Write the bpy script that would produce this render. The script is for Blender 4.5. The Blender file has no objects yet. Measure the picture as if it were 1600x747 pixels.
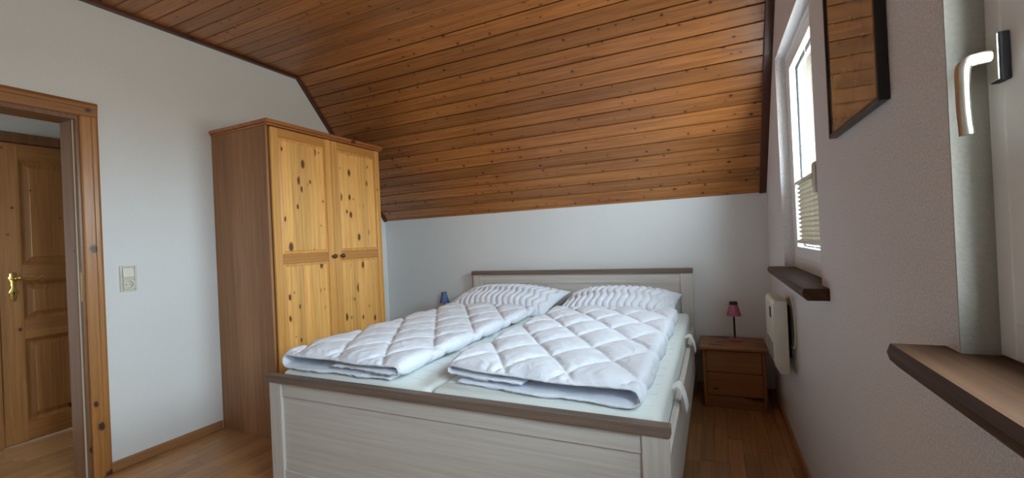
import bpy, bmesh, math, random
from mathutils import Vector, Matrix
random.seed(7)
scn = bpy.context.scene
COL = scn.collection
PI = math.pi

# ------------------------------------------------------------------ camera
cam_data = bpy.data.cameras.new('camera')
cam = bpy.data.objects.new('camera', cam_data); COL.objects.link(cam)
yaw, pitch, roll, fpx = math.radians(24.88), math.radians(0.221), math.radians(2.656), 676.361
fw = Vector((-math.sin(yaw)*math.cos(pitch), math.cos(yaw)*math.cos(pitch), math.sin(pitch)))
rt0 = Vector((math.cos(yaw), math.sin(yaw), 0)); up0 = rt0.cross(fw)
rt = math.cos(roll)*rt0 - math.sin(roll)*up0
up = math.cos(roll)*up0 + math.sin(roll)*rt0
M = Matrix((rt, up, -fw)).transposed().to_4x4()
M.translation = Vector((3.134, -3.596, 1.204))
cam.matrix_world = M
cam_data.sensor_width = 36; cam_data.lens = fpx/1600*36; cam_data.clip_start = 0.02
scn.camera = cam

# ------------------------------------------------------------------ world, light, exposure
W = 3.495            # right wall
KZ = 1.467           # knee wall height
FY, FZ = -1.02, 2.672  # fold between slope and flat ceiling
YB = -4.5            # wall behind the camera
world = bpy.data.worlds.new('overcast_sky'); scn.world = world; world.use_nodes = True
nt = world.node_tree; nt.nodes.clear()
o = nt.nodes.new('ShaderNodeOutputWorld'); bg = nt.nodes.new('ShaderNodeBackground')
tc = nt.nodes.new('ShaderNodeTexCoord'); sp = nt.nodes.new('ShaderNodeSeparateXYZ')
mr = nt.nodes.new('ShaderNodeMapRange'); mr.inputs[1].default_value = -0.08; mr.inputs[2].default_value = 0.08
mx = nt.nodes.new('ShaderNodeMix'); mx.data_type = 'RGBA'
mx.inputs[6].default_value = (0.34, 0.34, 0.31, 1)     # ground
mx.inputs[7].default_value = (0.72, 0.87, 1.0, 1)      # overcast sky
nt.links.new(tc.outputs['Generated'], sp.inputs[0]); nt.links.new(sp.outputs['Z'], mr.inputs[0])
nt.links.new(mr.outputs[0], mx.inputs[0]); nt.links.new(mx.outputs[2], bg.inputs[0])
bg.inputs[1].default_value = 9.0
nt.links.new(bg.outputs[0], o.inputs[0])
scn.view_settings.view_transform = 'Standard'; scn.view_settings.look = 'None'
scn.view_settings.gamma = 1; scn.view_settings.use_curve_mapping = False
scn.view_settings.exposure = 1.78
scn.cycles.max_bounces = 10; scn.cycles.diffuse_bounces = 6; scn.cycles.transparent_max_bounces = 12
scn.cycles.sample_clamp_indirect = 6
scn.cycles.use_denoising = True

def portal(name, loc, rot, sx, sy):
    l = bpy.data.lights.new(name, 'AREA'); l.shape = 'RECTANGLE'; l.size = sx; l.size_y = sy
    l.cycles.is_portal = True
    ob = bpy.data.objects.new(name, l); COL.objects.link(ob); ob.location = loc; ob.rotation_euler = rot
portal('daylight_portal', (W+0.30, -1.19, 1.57), (0, PI/2, 0), 1.25, 1.0)
portal('daylight_portal', (W+0.30, -3.106, 1.57), (0, PI/2, 0), 1.25, 1.0)
portal('daylight_portal', (-0.64, YB-0.2, 1.45), (PI/2, 0, 0), 0.44, 0.64)  # for the opening added to light the hallway

# ------------------------------------------------------------------ materials
MATS = {}
def newmat(name):
    m = bpy.data.materials.new(name); m.use_nodes = True
    n = m.node_tree; b = n.nodes['Principled BSDF']
    MATS[name] = m
    return m, n, b
def nd(n, t, **kw):
    x = n.nodes.new(t)
    for k, v in kw.items(): setattr(x, k, v)
    return x
def mth(n, op, a, b=None, c=None, clamp=False):
    x = n.nodes.new('ShaderNodeMath'); x.operation = op; x.use_clamp = clamp
    for i, v in enumerate((a, b, c)):
        if v is None: continue
        if isinstance(v, (int, float)): x.inputs[i].default_value = v
        else: n.links.new(v, x.inputs[i])
    return x.outputs[0]
def mixc(n, f, a, b, blend='MIX'):
    x = n.nodes.new('ShaderNodeMix'); x.data_type = 'RGBA'; x.blend_type = blend
    for i, v in ((0, f), (6, a), (7, b)):
        if isinstance(v, (int, float)): x.inputs[i].default_value = v
        elif isinstance(v, tuple): x.inputs[i].default_value = v if len(v) == 4 else v+(1,)
        else: n.links.new(v, x.inputs[i])
    return x.outputs[2]
def srgb(r, g, b):
    f = lambda c: ((c/255+0.055)/1.055)**2.4 if c/255 > 0.04045 else c/255/12.92
    return (f(r), f(g), f(b), 1)
def plain(name, col, rough=0.5, metal=0, bump=0, bscale=200, coat=0, spec=None):
    m, n, b = newmat(name)
    b.inputs['Base Color'].default_value = col if len(col) == 4 else col+(1,)
    b.inputs['Roughness'].default_value = rough; b.inputs['Metallic'].default_value = metal
    b.inputs['Coat Weight'].default_value = coat
    t = nd(n, 'ShaderNodeTexCoord')
    no = nd(n, 'ShaderNodeTexNoise'); no.inputs['Scale'].default_value = bscale; no.inputs['Detail'].default_value = 3
    n.links.new(t.outputs['Object'], no.inputs['Vector'])
    col_o = mixc(n, 0.06, tuple(col)[:3], no.outputs['Color'], 'OVERLAY')
    n.links.new(col_o, b.inputs['Base Color'])
    if bump:
        bp = nd(n, 'ShaderNodeBump'); bp.inputs['Strength'].default_value = bump; bp.inputs['Distance'].default_value = 0.004
        n.links.new(no.outputs['Fac'], bp.inputs['Height']); n.links.new(bp.outputs[0], b.inputs['Normal'])
    return m
def plaster(name, col, bump=0.35, scale=190, vary=0.3):
    m, n, b = newmat(name)
    g = nd(n, 'ShaderNodeNewGeometry')
    no = nd(n, 'ShaderNodeTexNoise'); no.inputs['Scale'].default_value = scale; no.inputs['Detail'].default_value = 4; no.inputs['Roughness'].default_value = 0.65
    n2 = nd(n, 'ShaderNodeTexNoise'); n2.inputs['Scale'].default_value = 1.7; n2.inputs['Detail'].default_value = 2
    n.links.new(g.outputs['Position'], no.inputs['Vector']); n.links.new(g.outputs['Position'], n2.inputs['Vector'])
    f = mth(n, 'MULTIPLY_ADD', no.outputs['Fac'], vary, 1-vary*0.5)
    f = mth(n, 'MULTIPLY', f, mth(n, 'MULTIPLY_ADD', n2.outputs['Fac'], 0.08, 0.96))
    c = mixc(n, 1.0, tuple(col)[:3], f, 'MULTIPLY')
    n.links.new(c, b.inputs['Base Color']); b.inputs['Roughness'].default_value = 0.9
    b.inputs['Specular IOR Level'].default_value = 0.2
    bp = nd(n, 'ShaderNodeBump'); bp.inputs['Strength'].default_value = bump; bp.inputs['Distance'].default_value = 0.004
    n.links.new(no.outputs['Fac'], bp.inputs['Height']); n.links.new(bp.outputs[0], b.inputs['Normal'])
    return m
def wood(name, axis, dark, light, knotc, spacing=0.12, kst=0.75, keep=0.5, krad=0.012, rough=0.42, tone=0.22, grain=1.0, coat=0.15, attr=False, gdark=0.5):
    """pine: stretched grain along one local axis, knots with bent grain around them, tone varied per piece"""
    m, n, b = newmat(name)
    t = nd(n, 'ShaderNodeTexCoord'); s = nd(n, 'ShaderNodeSeparateXYZ')
    n.links.new(t.outputs['Object'], s.inputs[0])
    if attr:
        a = nd(n, 'ShaderNodeAttribute', attribute_name='tone'); rnd = a.outputs['Fac']
    else:
        rnd = nd(n, 'ShaderNodeObjectInfo').outputs['Random']
    ax = 'xyz'.index(axis); oth = [i for i in range(3) if i != ax]
    l = mth(n, 'ADD', s.outputs[ax], mth(n, 'MULTIPLY', rnd, 53.0))
    v = mth(n, 'ADD', mth(n, 'ADD', s.outputs[oth[0]], s.outputs[oth[1]]), mth(n, 'MULTIPLY', rnd, 31.0))
    # knots
    c1 = nd(n, 'ShaderNodeCombineXYZ')
    n.links.new(mth(n, 'MULTIPLY', l, 1/spacing*kst), c1.inputs[0]); n.links.new(mth(n, 'MULTIPLY', v, 1/spacing), c1.inputs[1])
    vo = nd(n, 'ShaderNodeTexVoronoi', voronoi_dimensions='2D', feature='F1'); vo.inputs['Scale'].default_value = 1.0
    n.links.new(c1.outputs[0], vo.inputs['Vector'])
    sc = nd(n, 'ShaderNodeSeparateColor'); n.links.new(vo.outputs['Color'], sc.inputs[0])
    on = mth(n, 'LESS_THAN', sc.outputs[0], keep)
    rad = mth(n, 'MULTIPLY_ADD', mth(n, 'POWER', sc.outputs[1], 2.0), krad*1.5, krad*0.3)
    dm = mth(n, 'MULTIPLY', vo.outputs['Distance'], spacing)
    wob = nd(n, 'ShaderNodeTexNoise'); wob.inputs['Scale'].default_value = 60; n.links.new(t.outputs['Object'], wob.inputs['Vector'])
    dm = mth(n, 'ADD', dm, mth(n, 'MULTIPLY_ADD', wob.outputs['Fac'], krad*0.6, -krad*0.3))
    q = mth(n, 'DIVIDE', dm, rad)
    k = mth(n, 'MULTIPLY', mth(n, 'SUBTRACT', 1.0, mth(n, 'SMOOTH_MIN', mth(n, 'POWER', mth(n, 'MAXIMUM', q, 0.0), 5.0), 1.0, 0.1), clamp=True), on)
    halo = mth(n, 'MULTIPLY', mth(n, 'POWER', 2.718, mth(n, 'MULTIPLY', q, -0.75)), on)
    # grain
    v2 = mth(n, 'ADD', v, mth(n, 'MULTIPLY', halo, 0.012))
    c2 = nd(n, 'ShaderNodeCombineXYZ')
    n.links.new(mth(n, 'MULTIPLY', l, 1.6), c2.inputs[0]); n.links.new(mth(n, 'MULTIPLY', v2, 55.0), c2.inputs[1])
    g1 = nd(n, 'ShaderNodeTexNoise'); g1.inputs['Scale'].default_value = 1.0; g1.inputs['Detail'].default_value = 3
    g1.inputs['Distortion'].default_value = 0.6
    n.links.new(c2.outputs[0], g1.inputs['Vector'])
    c3 = nd(n, 'ShaderNodeCombineXYZ')
    n.links.new(mth(n, 'MULTIPLY', l, 9.0), c3.inputs[0]); n.links.new(mth(n, 'MULTIPLY', v2, 420.0), c3.inputs[1])
    g2 = nd(n, 'ShaderNodeTexNoise'); g2.inputs['Scale'].default_value = 1.0; g2.inputs['Detail'].default_value = 2
    n.links.new(c3.outputs[0], g2.inputs['Vector'])
    gf = mth(n, 'ADD', mth(n, 'MULTIPLY', g1.outputs['Fac'], 0.75*grain), mth(n, 'MULTIPLY', g2.outputs['Fac'], 0.35*grain))
    gf = mth(n, 'ADD', mth(n, 'MULTIPLY_ADD', mth(n, 'SUBTRACT', gf, 0.55*grain), 1.9, gdark), 0.0, clamp=True)
    col = mixc(n, gf, tuple(dark)[:3], tuple(light)[:3])
    tn = mth(n, 'MULTIPLY_ADD', rnd, tone, 1.0-tone*0.5)
    col = mixc(n, 1.0, col, tn, 'MULTIPLY')
    col = mixc(n, mth(n, 'MULTIPLY', halo, 0.45, clamp=True), col, tuple(dark)[:3])
    col = mixc(n, mth(n, 'MULTIPLY', k, 0.92), col, tuple(knotc)[:3])
    n.links.new(col, b.inputs['Base Color'])
    n.links.new(mth(n, 'MULTIPLY_ADD', gf, -0.08, rough+0.05), b.inputs['Roughness'])
    b.inputs['Coat Weight'].default_value = coat; b.inputs['Coat Roughness'].default_value = 0.25
    bp = nd(n, 'ShaderNodeBump'); bp.inputs['Strength'].default_value = 0.12; bp.inputs['Distance'].default_value = 0.002
    n.links.new(gf, bp.inputs['Height']); n.links.new(bp.outputs[0], b.inputs['Normal'])
    return m

KN = srgb(66, 32, 13)
CEIL = wood('ceiling_pine', 'x', srgb(130, 77, 38), srgb(190, 126, 68), KN, spacing=0.068, keep=0.5, krad=0.0062, tone=0.5, grain=1.25, rough=0.36, coat=0.25)
DTRIM = wood('dark_trim_wood', 'y', srgb(58, 28, 18), srgb(92, 48, 30), srgb(30, 14, 8), keep=0.1)
WFRONT_Z = wood('wardrobe_pine_upright', 'z', srgb(208, 140, 66), srgb(248, 196, 116), srgb(76, 34, 10), spacing=0.09, kst=0.5, keep=0.66, krad=0.0115, tone=0.28, grain=1.15, coat=0.2)
WSTILE_Z = wood('wardrobe_stile_pine', 'z', srgb(198, 132, 62), srgb(234, 178, 98), srgb(110, 60, 24), spacing=0.16, keep=0.12, krad=0.010, tone=0.12, coat=0.2)
WRAIL_Y = wood('wardrobe_rail_pine', 'y', srgb(172, 110, 50), srgb(206, 146, 76), srgb(100, 52, 20), spacing=0.16, keep=0.15, krad=0.010, tone=0.12, coat=0.2)
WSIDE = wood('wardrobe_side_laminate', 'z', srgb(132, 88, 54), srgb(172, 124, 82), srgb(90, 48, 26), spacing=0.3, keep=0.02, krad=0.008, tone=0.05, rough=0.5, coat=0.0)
WCROWN = wood('wardrobe_crown_pine', 'y', srgb(140, 84, 42), srgb(184, 118, 64), KN, keep=0.1, coat=0.2)
DOORZ = wood('door_pine_upright', 'z', srgb(146, 94, 46), srgb(190, 134, 74), srgb(66, 34, 16), spacing=0.15, keep=0.35, krad=0.017, tone=0.1, coat=0.25)
DOORY = wood('door_pine_rail', 'y', srgb(146, 94, 46), srgb(188, 132, 72), srgb(66, 34, 16), spacing=0.18, keep=0.3, krad=0.015, tone=0.1, coat=0.25)
CASZ = wood('casing_pine_upright', 'z', srgb(142, 90, 42), srgb(192, 134, 70), srgb(50, 28, 24), spacing=0.15, keep=0.6, krad=0.020, tone=0.1, coat=0.25)
CASY = wood('casing_pine_head', 'y', srgb(128, 80, 38), srgb(172, 116, 60), srgb(56, 28, 20), spacing=0.2, keep=0.3, krad=0.012, tone=0.1, coat=0.25)
JAMBZ = wood('jamb_pine', 'z', srgb(106, 66, 36), srgb(142, 96, 58), srgb(48, 24, 16), spacing=0.2, keep=0.4, krad=0.013, tone=0.1, coat=0.25)
SILLY = wood('sill_brown_wood', 'y', srgb(64, 43, 30), srgb(94, 67, 48), srgb(36, 20, 14), spacing=0.2, keep=0.12, krad=0.014, tone=0.1, rough=0.55, coat=0.0)
SILLY.node_tree.nodes['Principled BSDF'].inputs['Specular IOR Level'].default_value = 0.2
NSTX = wood('nightstand_pine', 'x', srgb(128, 80, 44), srgb(166, 112, 66), srgb(46, 22, 10), spacing=0.12, kst=0.45, keep=0.6, krad=0.026, tone=0.15, coat=0.2)
NSTZ = wood('nightstand_side_pine', 'z', srgb(128, 80, 44), srgb(162, 108, 64), srgb(60, 26, 10), spacing=0.14, keep=0.3, krad=0.016, tone=0.1, coat=0.2)
FLOORM = wood('floor_parquet_strip', 'y', srgb(150, 104, 64), srgb(190, 144, 96), srgb(96, 56, 30), spacing=0.3, keep=0.08, krad=0.006, tone=0.4, rough=0.33, coat=0.15, attr=True)
BASEY = wood('baseboard_wood_y', 'y', srgb(140, 96, 58), srgb(176, 126, 82), srgb(90, 56, 32), spacing=0.3, keep=0.05, tone=0.05)
BASEX = wood('baseboard_wood_x', 'x', srgb(140, 96, 58), srgb(176, 126, 82), srgb(90, 56, 32), spacing=0.3, keep=0.05, tone=0.05)
BEDX = wood('bed_whitewashed_x', 'x', srgb(184, 176, 167), srgb(210, 204, 197), srgb(120, 110, 100), spacing=0.5, keep=0.05, krad=0.005, tone=0.04, rough=0.55, coat=0.0, gdark=0.6)
BEDZ = wood('bed_whitewashed_z', 'z', srgb(186, 178, 169), srgb(210, 204, 197), srgb(120, 110, 100), spacing=0.5, keep=0.04, krad=0.005, tone=0.04, rough=0.55, coat=0.0, gdark=0.6)
BEDY = wood('bed_whitewashed_y', 'y', srgb(182, 174, 165), srgb(208, 202, 195), srgb(120, 110, 100), spacing=0.5, keep=0.04, krad=0.005, tone=0.04, rough=0.55, coat=0.0, gdark=0.6)
BCAP = wood('bed_cap_grey_brown', 'x', srgb(94, 78, 68), srgb(134, 114, 100), srgb(60, 48, 42), spacing=0.4, keep=0.05, krad=0.006, tone=0.05, rough=0.5, coat=0.0)
WALL = plaster('white_woodchip_plaster', srgb(226, 226, 224))
WALLR = plaster('gable_woodchip_plaster', srgb(231, 226, 226), bump=1.0, scale=210, vary=1.0)
REVEAL = plaster('grubby_dimmed_reveal_paint', srgb(152, 146, 136), bump=0.35)  # grubby tone, deepened to dim the reveal
BACKING = plain('dark_batten', srgb(48, 24, 12), 0.8)
SUBFL = plain('screed', srgb(70, 46, 28), 0.9)
PVC = plain('white_window_plastic', srgb(232, 232, 232), 0.3)
GASKET = plain('black_gasket', srgb(22, 22, 24), 0.6)
NICKEL = plain('satin_nickel', srgb(205, 200, 186), 0.28, 1.0)
BRASS = plain('polished_brass', srgb(226, 190, 110), 0.2, 1.0)
CHAR = plain('charcoal_plastic', srgb(40, 40, 44), 0.45)
def linenmat(name, strength):
    m, n, b = newmat(name)
    b.inputs['Base Color'].default_value = srgb(234, 238, 247); b.inputs['Roughness'].default_value = 0.8
    b.inputs['Sheen Weight'].default_value = 0.15
    t = nd(n, 'ShaderNodeTexCoord'); mp = nd(n, 'ShaderNodeMapping'); mp.inputs['Scale'].default_value = (9, 16, 9); mp.inputs['Rotation'].default_value = (0, 0, 0.5)
    n.links.new(t.outputs['Object'], mp.inputs[0])
    no = nd(n, 'ShaderNodeTexNoise'); no.inputs['Scale'].default_value = 1.0; no.inputs['Detail'].default_value = 2; no.inputs['Distortion'].default_value = 1.2
    n.links.new(mp.outputs[0], no.inputs['Vector'])
    r = mth(n, 'ABSOLUTE', mth(n, 'SUBTRACT', no.outputs['Fac'], 0.5))
    r = mth(n, 'POWER', mth(n, 'SUBTRACT', 1.0, mth(n, 'MULTIPLY', r, 5.0), clamp=True), 2.0)
    n3 = nd(n, 'ShaderNodeTexNoise'); n3.inputs['Scale'].default_value = 38; n3.inputs['Detail'].default_value = 3; n.links.new(t.outputs['Object'], n3.inputs['Vector'])
    h = mth(n, 'ADD', mth(n, 'MULTIPLY', r, 0.8), mth(n, 'MULTIPLY', n3.outputs['Fac'], 0.35))
    bp = nd(n, 'ShaderNodeBump'); bp.inputs['Strength'].default_value = strength; bp.inputs['Distance'].default_value = 0.006
    n.links.new(h, bp.inputs['Height']); n.links.new(bp.outputs[0], b.inputs['Normal'])
    return m
LINEN = linenmat('white_cotton', 0.42)
PILL = linenmat('white_pillow_cotton', 0.35)
MATT = plain('mattress_ticking', srgb(226, 230, 226), 0.9, bump=0.25, bscale=60)
STRAP = plain('white_webbing', srgb(228, 228, 228), 0.85, bump=0.2, bscale=500)
SWP = plain('cream_switch_plastic', srgb(212, 205, 188), 0.3)
DARKHOLE = plain('dark_hole', srgb(20, 18, 16), 0.8)
KNOB = plain('dark_walnut_knob', srgb(70, 34, 24), 0.25, coat=0.5)
HEAT = plain('cream_enamel', srgb(224, 222, 210), 0.4)
GRILLE = plain('dark_grille', srgb(36, 34, 34), 0.6)
CORD = plain('cream_cord', srgb(206, 192, 164), 0.5)
PINK = plain('dusty_pink_shade', srgb(176, 108, 132), 0.7)
PINKB = plain('dusty_pink_base', srgb(160, 96, 112), 0.4)
BLUE = plain('slate_blue_shade', srgb(86, 104, 150), 0.7)
BLUEB = plain('slate_blue_base', srgb(74, 92, 132), 0.4)
LMET = plain('dark_lamp_metal', srgb(62, 56, 60), 0.35, 0.7)
FRAMEB = plain('black_picture_frame', srgb(24, 24, 28), 0.35)
BRICK = plain('washed_brick', srgb(128, 92, 74), 0.9, bump=0.5, bscale=80)
MORTAR = plain('mortar', srgb(128, 122, 114), 0.95, bump=0.4, bscale=120)
RENDER = plain('exterior_render', srgb(200, 196, 190), 0.9)
OSILL = plain('white_outer_sill', srgb(240, 240, 240), 0.5)
SEAL = plain('pale_door_seal', srgb(196, 184, 164), 0.6)
BULB = plain('frosted_bulb', srgb(240, 240, 235), 0.3)

def glassmat():
    m, n, b = newmat('window_glass')
    n.nodes.remove(b); out = n.nodes['Material Output']
    tr = nd(n, 'ShaderNodeBsdfTransparent'); tr.inputs[0].default_value = (0.96, 0.98, 0.97, 1)
    gl = nd(n, 'ShaderNodeBsdfGlossy'); gl.inputs['Roughness'].default_value = 0.01
    fr = nd(n, 'ShaderNodeFresnel'); fr.inputs[0].default_value = 1.35
    mxs = nd(n, 'ShaderNodeMixShader')
    gm = nd(n, 'ShaderNodeNewGeometry')     # one reflection per pane: the front face only
    n.links.new(mth(n, 'MULTIPLY', fr.outputs[0], mth(n, 'SUBTRACT', 1.0, gm.outputs['Backfacing'])), mxs.inputs[0]); n.links.new(tr.outputs[0], mxs.inputs[1]); n.links.new(gl.outputs[0], mxs.inputs[2])
    n.links.new(mxs.outputs[0], out.inputs[0])
    return m
GLASS = glassmat()
def pleatmat():
    m, n, b = newmat('pleated_blind_fabric')
    out = n.nodes['Material Output']
    b.inputs['Base Color'].default_value = srgb(180, 170, 154); b.inputs['Roughness'].default_value = 0.9
    tl = nd(n, 'ShaderNodeBsdfTranslucent'); tl.inputs[0].default_value = srgb(200, 188, 166)
    mxs = nd(n, 'ShaderNodeMixShader'); mxs.inputs[0].default_value = 0.03
    n.links.new(b.outputs[0], mxs.inputs[1]); n.links.new(tl.outputs[0], mxs.inputs[2]); n.links.new(mxs.outputs[0], out.inputs[0])
    return m
PLEAT = pleatmat()
def printmat():
    m, n, b = newmat('picture_print')
    t = nd(n, 'ShaderNodeTexCoord'); s = nd(n, 'ShaderNodeSeparateXYZ'); n.links.new(t.outputs['Object'], s.inputs[0])
    no = nd(n, 'ShaderNodeTexNoise'); no.inputs['Scale'].default_value = 7; no.inputs['Detail'].default_value = 5
    n.links.new(t.outputs['Object'], no.inputs['Vector'])
    cr = nd(n, 'ShaderNodeValToRGB'); cr.color_ramp.elements[0].position = 0.35; cr.color_ramp.elements[1].position = 0.7
    cr.color_ramp.elements[0].color = srgb(64, 48, 28); cr.color_ramp.elements[1].color = srgb(120, 98, 62)
    n.links.new(no.outputs['Fac'], cr.inputs[0]); n.links.new(cr.outputs[0], b.inputs['Base Color'])
    b.inputs['Roughness'].default_value = 0.6
    b.inputs['Coat Weight'].default_value = 1.0; b.inputs['Coat Roughness'].default_value = 0.02; b.inputs['Coat IOR'].default_value = 1.6
    return m
PRINT = printmat()

# ------------------------------------------------------------------ mesh helpers
def wloc(o):
    v = o.location.copy()
    while o.parent: o = o.parent; v = v + o.location
    return v
def box(bm, x0, x1, y0, y1, z0, z1, bev=0.0, seg=1):
    r = bmesh.ops.create_cube(bm, size=1.0)
    vs = r['verts']
    for v in vs:
        v.co = Vector((x0+(v.co.x+0.5)*(x1-x0), y0+(v.co.y+0.5)*(y1-y0), z0+(v.co.z+0.5)*(z1-z0)))
    if bev:
        es = list({e for v in vs for e in v.link_edges})
        bmesh.ops.bevel(bm, geom=es, offset=bev, segments=seg, profile=0.5, affect='EDGES')
    return bm
def BX(*a, **k): return box(bmesh.new(), *a, **k)
def prism(bm, pts, axis, a0, a1, bev=0.0):
    """polygon (two coords in the remaining axes order) extruded along axis"""
    i = 'xyz'.index(axis); oth = [j for j in range(3) if j != i]
    def mk(p, a):
        c = [0, 0, 0]; c[i] = a; c[oth[0]] = p[0]; c[oth[1]] = p[1]; return bm.verts.new(c)
    A = [mk(p, a0) for p in pts]; B = [mk(p, a1) for p in pts]
    n = len(pts); fs = [bm.faces.new(A), bm.faces.new(B[::-1])]
    for k in range(n): fs.append(bm.faces.new((A[k], B[k], B[(k+1) % n], A[(k+1) % n])))
    bmesh.ops.recalc_face_normals(bm, faces=fs)
    if bev:
        es = list({e for v in A+B for e in v.link_edges})
        bmesh.ops.bevel(bm, geom=es, offset=bev, segments=2, profile=0.5, affect='EDGES')
    return bm
def lathe(bm, prof, center, axis='z', seg=24):
    """prof: (radius, height) list, revolved around axis through center"""
    rings = []
    for r, h in prof:
        ring = []
        for k in range(seg):
            a = 2*PI*k/seg; c, s = r*math.cos(a), r*math.sin(a)
            p = {'z': (c, s, h), 'x': (h, c, s), 'y': (c, h, s)}[axis]
            ring.append(bm.verts.new(Vector(center)+Vector(p)))
        rings.append(ring)
    fs = []
    for a, b in zip(rings, rings[1:]):
        for k in range(seg): fs.append(bm.faces.new((a[k], a[(k+1) % seg], b[(k+1) % seg], b[k])))
    fs.append(bm.faces.new(rings[0][::-1])); fs.append(bm.faces.new(rings[-1]))
    bmesh.ops.recalc_face_normals(bm, faces=fs)
    return bm
def tube(bm, pts, rad, seg=10):
    pts = [Vector(p) for p in pts]; rings = []
    ref = Vector((0.13, 0.29, 0.95))
    for i, p in enumerate(pts):
        t = (pts[min(i+1, len(pts)-1)]-pts[max(i-1, 0)]).normalized()
        u = t.cross(ref)
        if u.length < 1e-3: u = t.cross(Vector((1, 0, 0)))
        u.normalize(); w = t.cross(u)
        r = rad[i] if isinstance(rad, (list, tuple)) else rad
        rings.append([bm.verts.new(p+u*math.cos(2*PI*k/seg)*r+w*math.sin(2*PI*k/seg)*r) for k in range(seg)])
    fs = []
    for a, b in zip(rings, rings[1:]):
        for k in range(seg): fs.append(bm.faces.new((a[k], a[(k+1) % seg], b[(k+1) % seg], b[k])))
    fs.append(bm.faces.new(rings[0][::-1])); fs.append(bm.faces.new(rings[-1]))
    bmesh.ops.recalc_face_normals(bm, faces=fs)
    return bm
def smoothpath(ctrl, n=8):
    P = [Vector(c) for c in ctrl]; P = [2*P[0]-P[1]]+P+[2*P[-1]-P[-2]]; out = []
    for i in range(1, len(P)-2):
        for k in range(n):
            t = k/n; a, b, c, d = P[i-1], P[i], P[i+1], P[i+2]
            out.append(0.5*((2*b)+(-a+c)*t+(2*a-5*b+4*c-d)*t*t+(-a+3*b-3*c+d)*t**3))
    out.append(P[-2]); return out
def obj(name, bm, mat, parent=None, smooth=False, origin=None, angle=None):
    """link a bmesh (world coordinates) as one mesh object with its origin at its base centre"""
    co = [v.co for v in bm.verts]
    lo = Vector([min(c[i] for c in co) for i in range(3)]); hi = Vector([max(c[i] for c in co) for i in range(3)])
    if origin is None: origin = Vector(((lo.x+hi.x)/2, (lo.y+hi.y)/2, lo.z))
    origin = Vector(origin)
    for v in bm.verts: v.co -= origin
    me = bpy.data.meshes.new(name); 
    if smooth:
        for f in bm.faces: f.smooth = True
    bm.to_mesh(me); bm.free()
    if smooth and angle is not None:
        me.set_sharp_from_angle(angle=math.radians(angle))
    me.materials.append(mat)
    ob = bpy.data.objects.new(name, me); COL.objects.link(ob)
    if parent:
        ob.parent = parent; ob.location = origin-wloc(parent)
    else: ob.location = origin
    return ob
def tag(o, label=None, cat=None, group=None, kind=None):
    if label: o['label'] = label
    if cat: o['category'] = cat
    if group: o['group'] = group
    if kind: o['kind'] = kind
    return o
def thing(name, loc, label, cat, group=None, kind=None):
    o = bpy.data.objects.new(name, None); COL.objects.link(o); o.location = loc; o.empty_display_size = 0.1
    return tag(o, label, cat, group, kind)
def struct(name, bm, mat, label, cat, origin=None):
    return tag(obj(name, bm, mat, origin=origin), label, cat, kind='structure')
def copy_tree(o, parent=None):
    c = o.copy(); COL.objects.link(c)
    if parent: c.parent = parent
    for ch in list(o.children): copy_tree(ch, c)
    return c

# ------------------------------------------------------------------ room shell
T = 0.14
DY0, DY1, DZ = -3.28, -2.43, 2.0          # doorway in the left wall
bm = bmesh.new()
box(bm, -T, 0, DY1, 0.15, -0.1, 2.9); box(bm, -T, 0, YB-0.15, DY0, -0.1, 2.9); box(bm, -T, 0, DY0, DY1, DZ, 2.9)
struct('wall_left', bm, WALL, 'white plaster wall with the doorway and light switch', 'wall')
struct('wall_back', BX(-T, W+0.3, 0.0, 0.15, -0.1, 1.75), WALL, 'low white knee wall behind the bed under the sloping planks', 'wall')
struct('wall_front', BX(-T, W+0.3, YB-0.15, YB, -0.1, 2.9), WALL, 'white plaster wall opposite the headboard', 'wall')
Z0, Z1 = 0.985, 2.158
WINS = [(-0.73, -1.65), (-2.642, -3.57)]
bm = bmesh.new()
XI = W+0.105
for y0, y1 in [(0.15, -0.73), (-1.65, -2.642), (-3.57, YB-0.15)]:
    box(bm, W, XI, y1, y0, -0.1, 2.9)
for a, b in WINS:
    box(bm, W, XI, b, a, -0.1, Z0-0.045); box(bm, W, XI, b, a, Z1, 2.9)
wr = struct('wall_right', bm, WALLR, 'rough white gable wall with two windows and a framed picture', 'wall')
# outer brick leaf (mortar bed) with the bricks of the far jamb seen through the glass
bm = bmesh.new()
XO0, XO1 = XI, W+0.27
for y0, y1 in [(0.15, -0.79), (-1.62, -2.70), (-3.53, YB-0.15)]:
    box(bm, XO0, XO1, y1, y0, -0.1, 2.9)
for a, b in WINS:
    box(bm, XO0, XO1, b+0.04, a-0.06, -0.1, Z0-0.02); box(bm, XO0, XO1, b+0.04, a-0.06, Z1-0.03, 2.9)
obj('mortar_leaf', bm, MORTAR, wr)
z = Z0-0.01; k = 0
while z < Z1-0.05:
    obj('brick', BX(XO0+0.075, XO1+0.004, -0.802, -0.802+(0.115 if k % 2 else 0.24), z, z+0.062, bev=0.004), BRICK, wr)
    z += 0.074; k += 1

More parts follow.
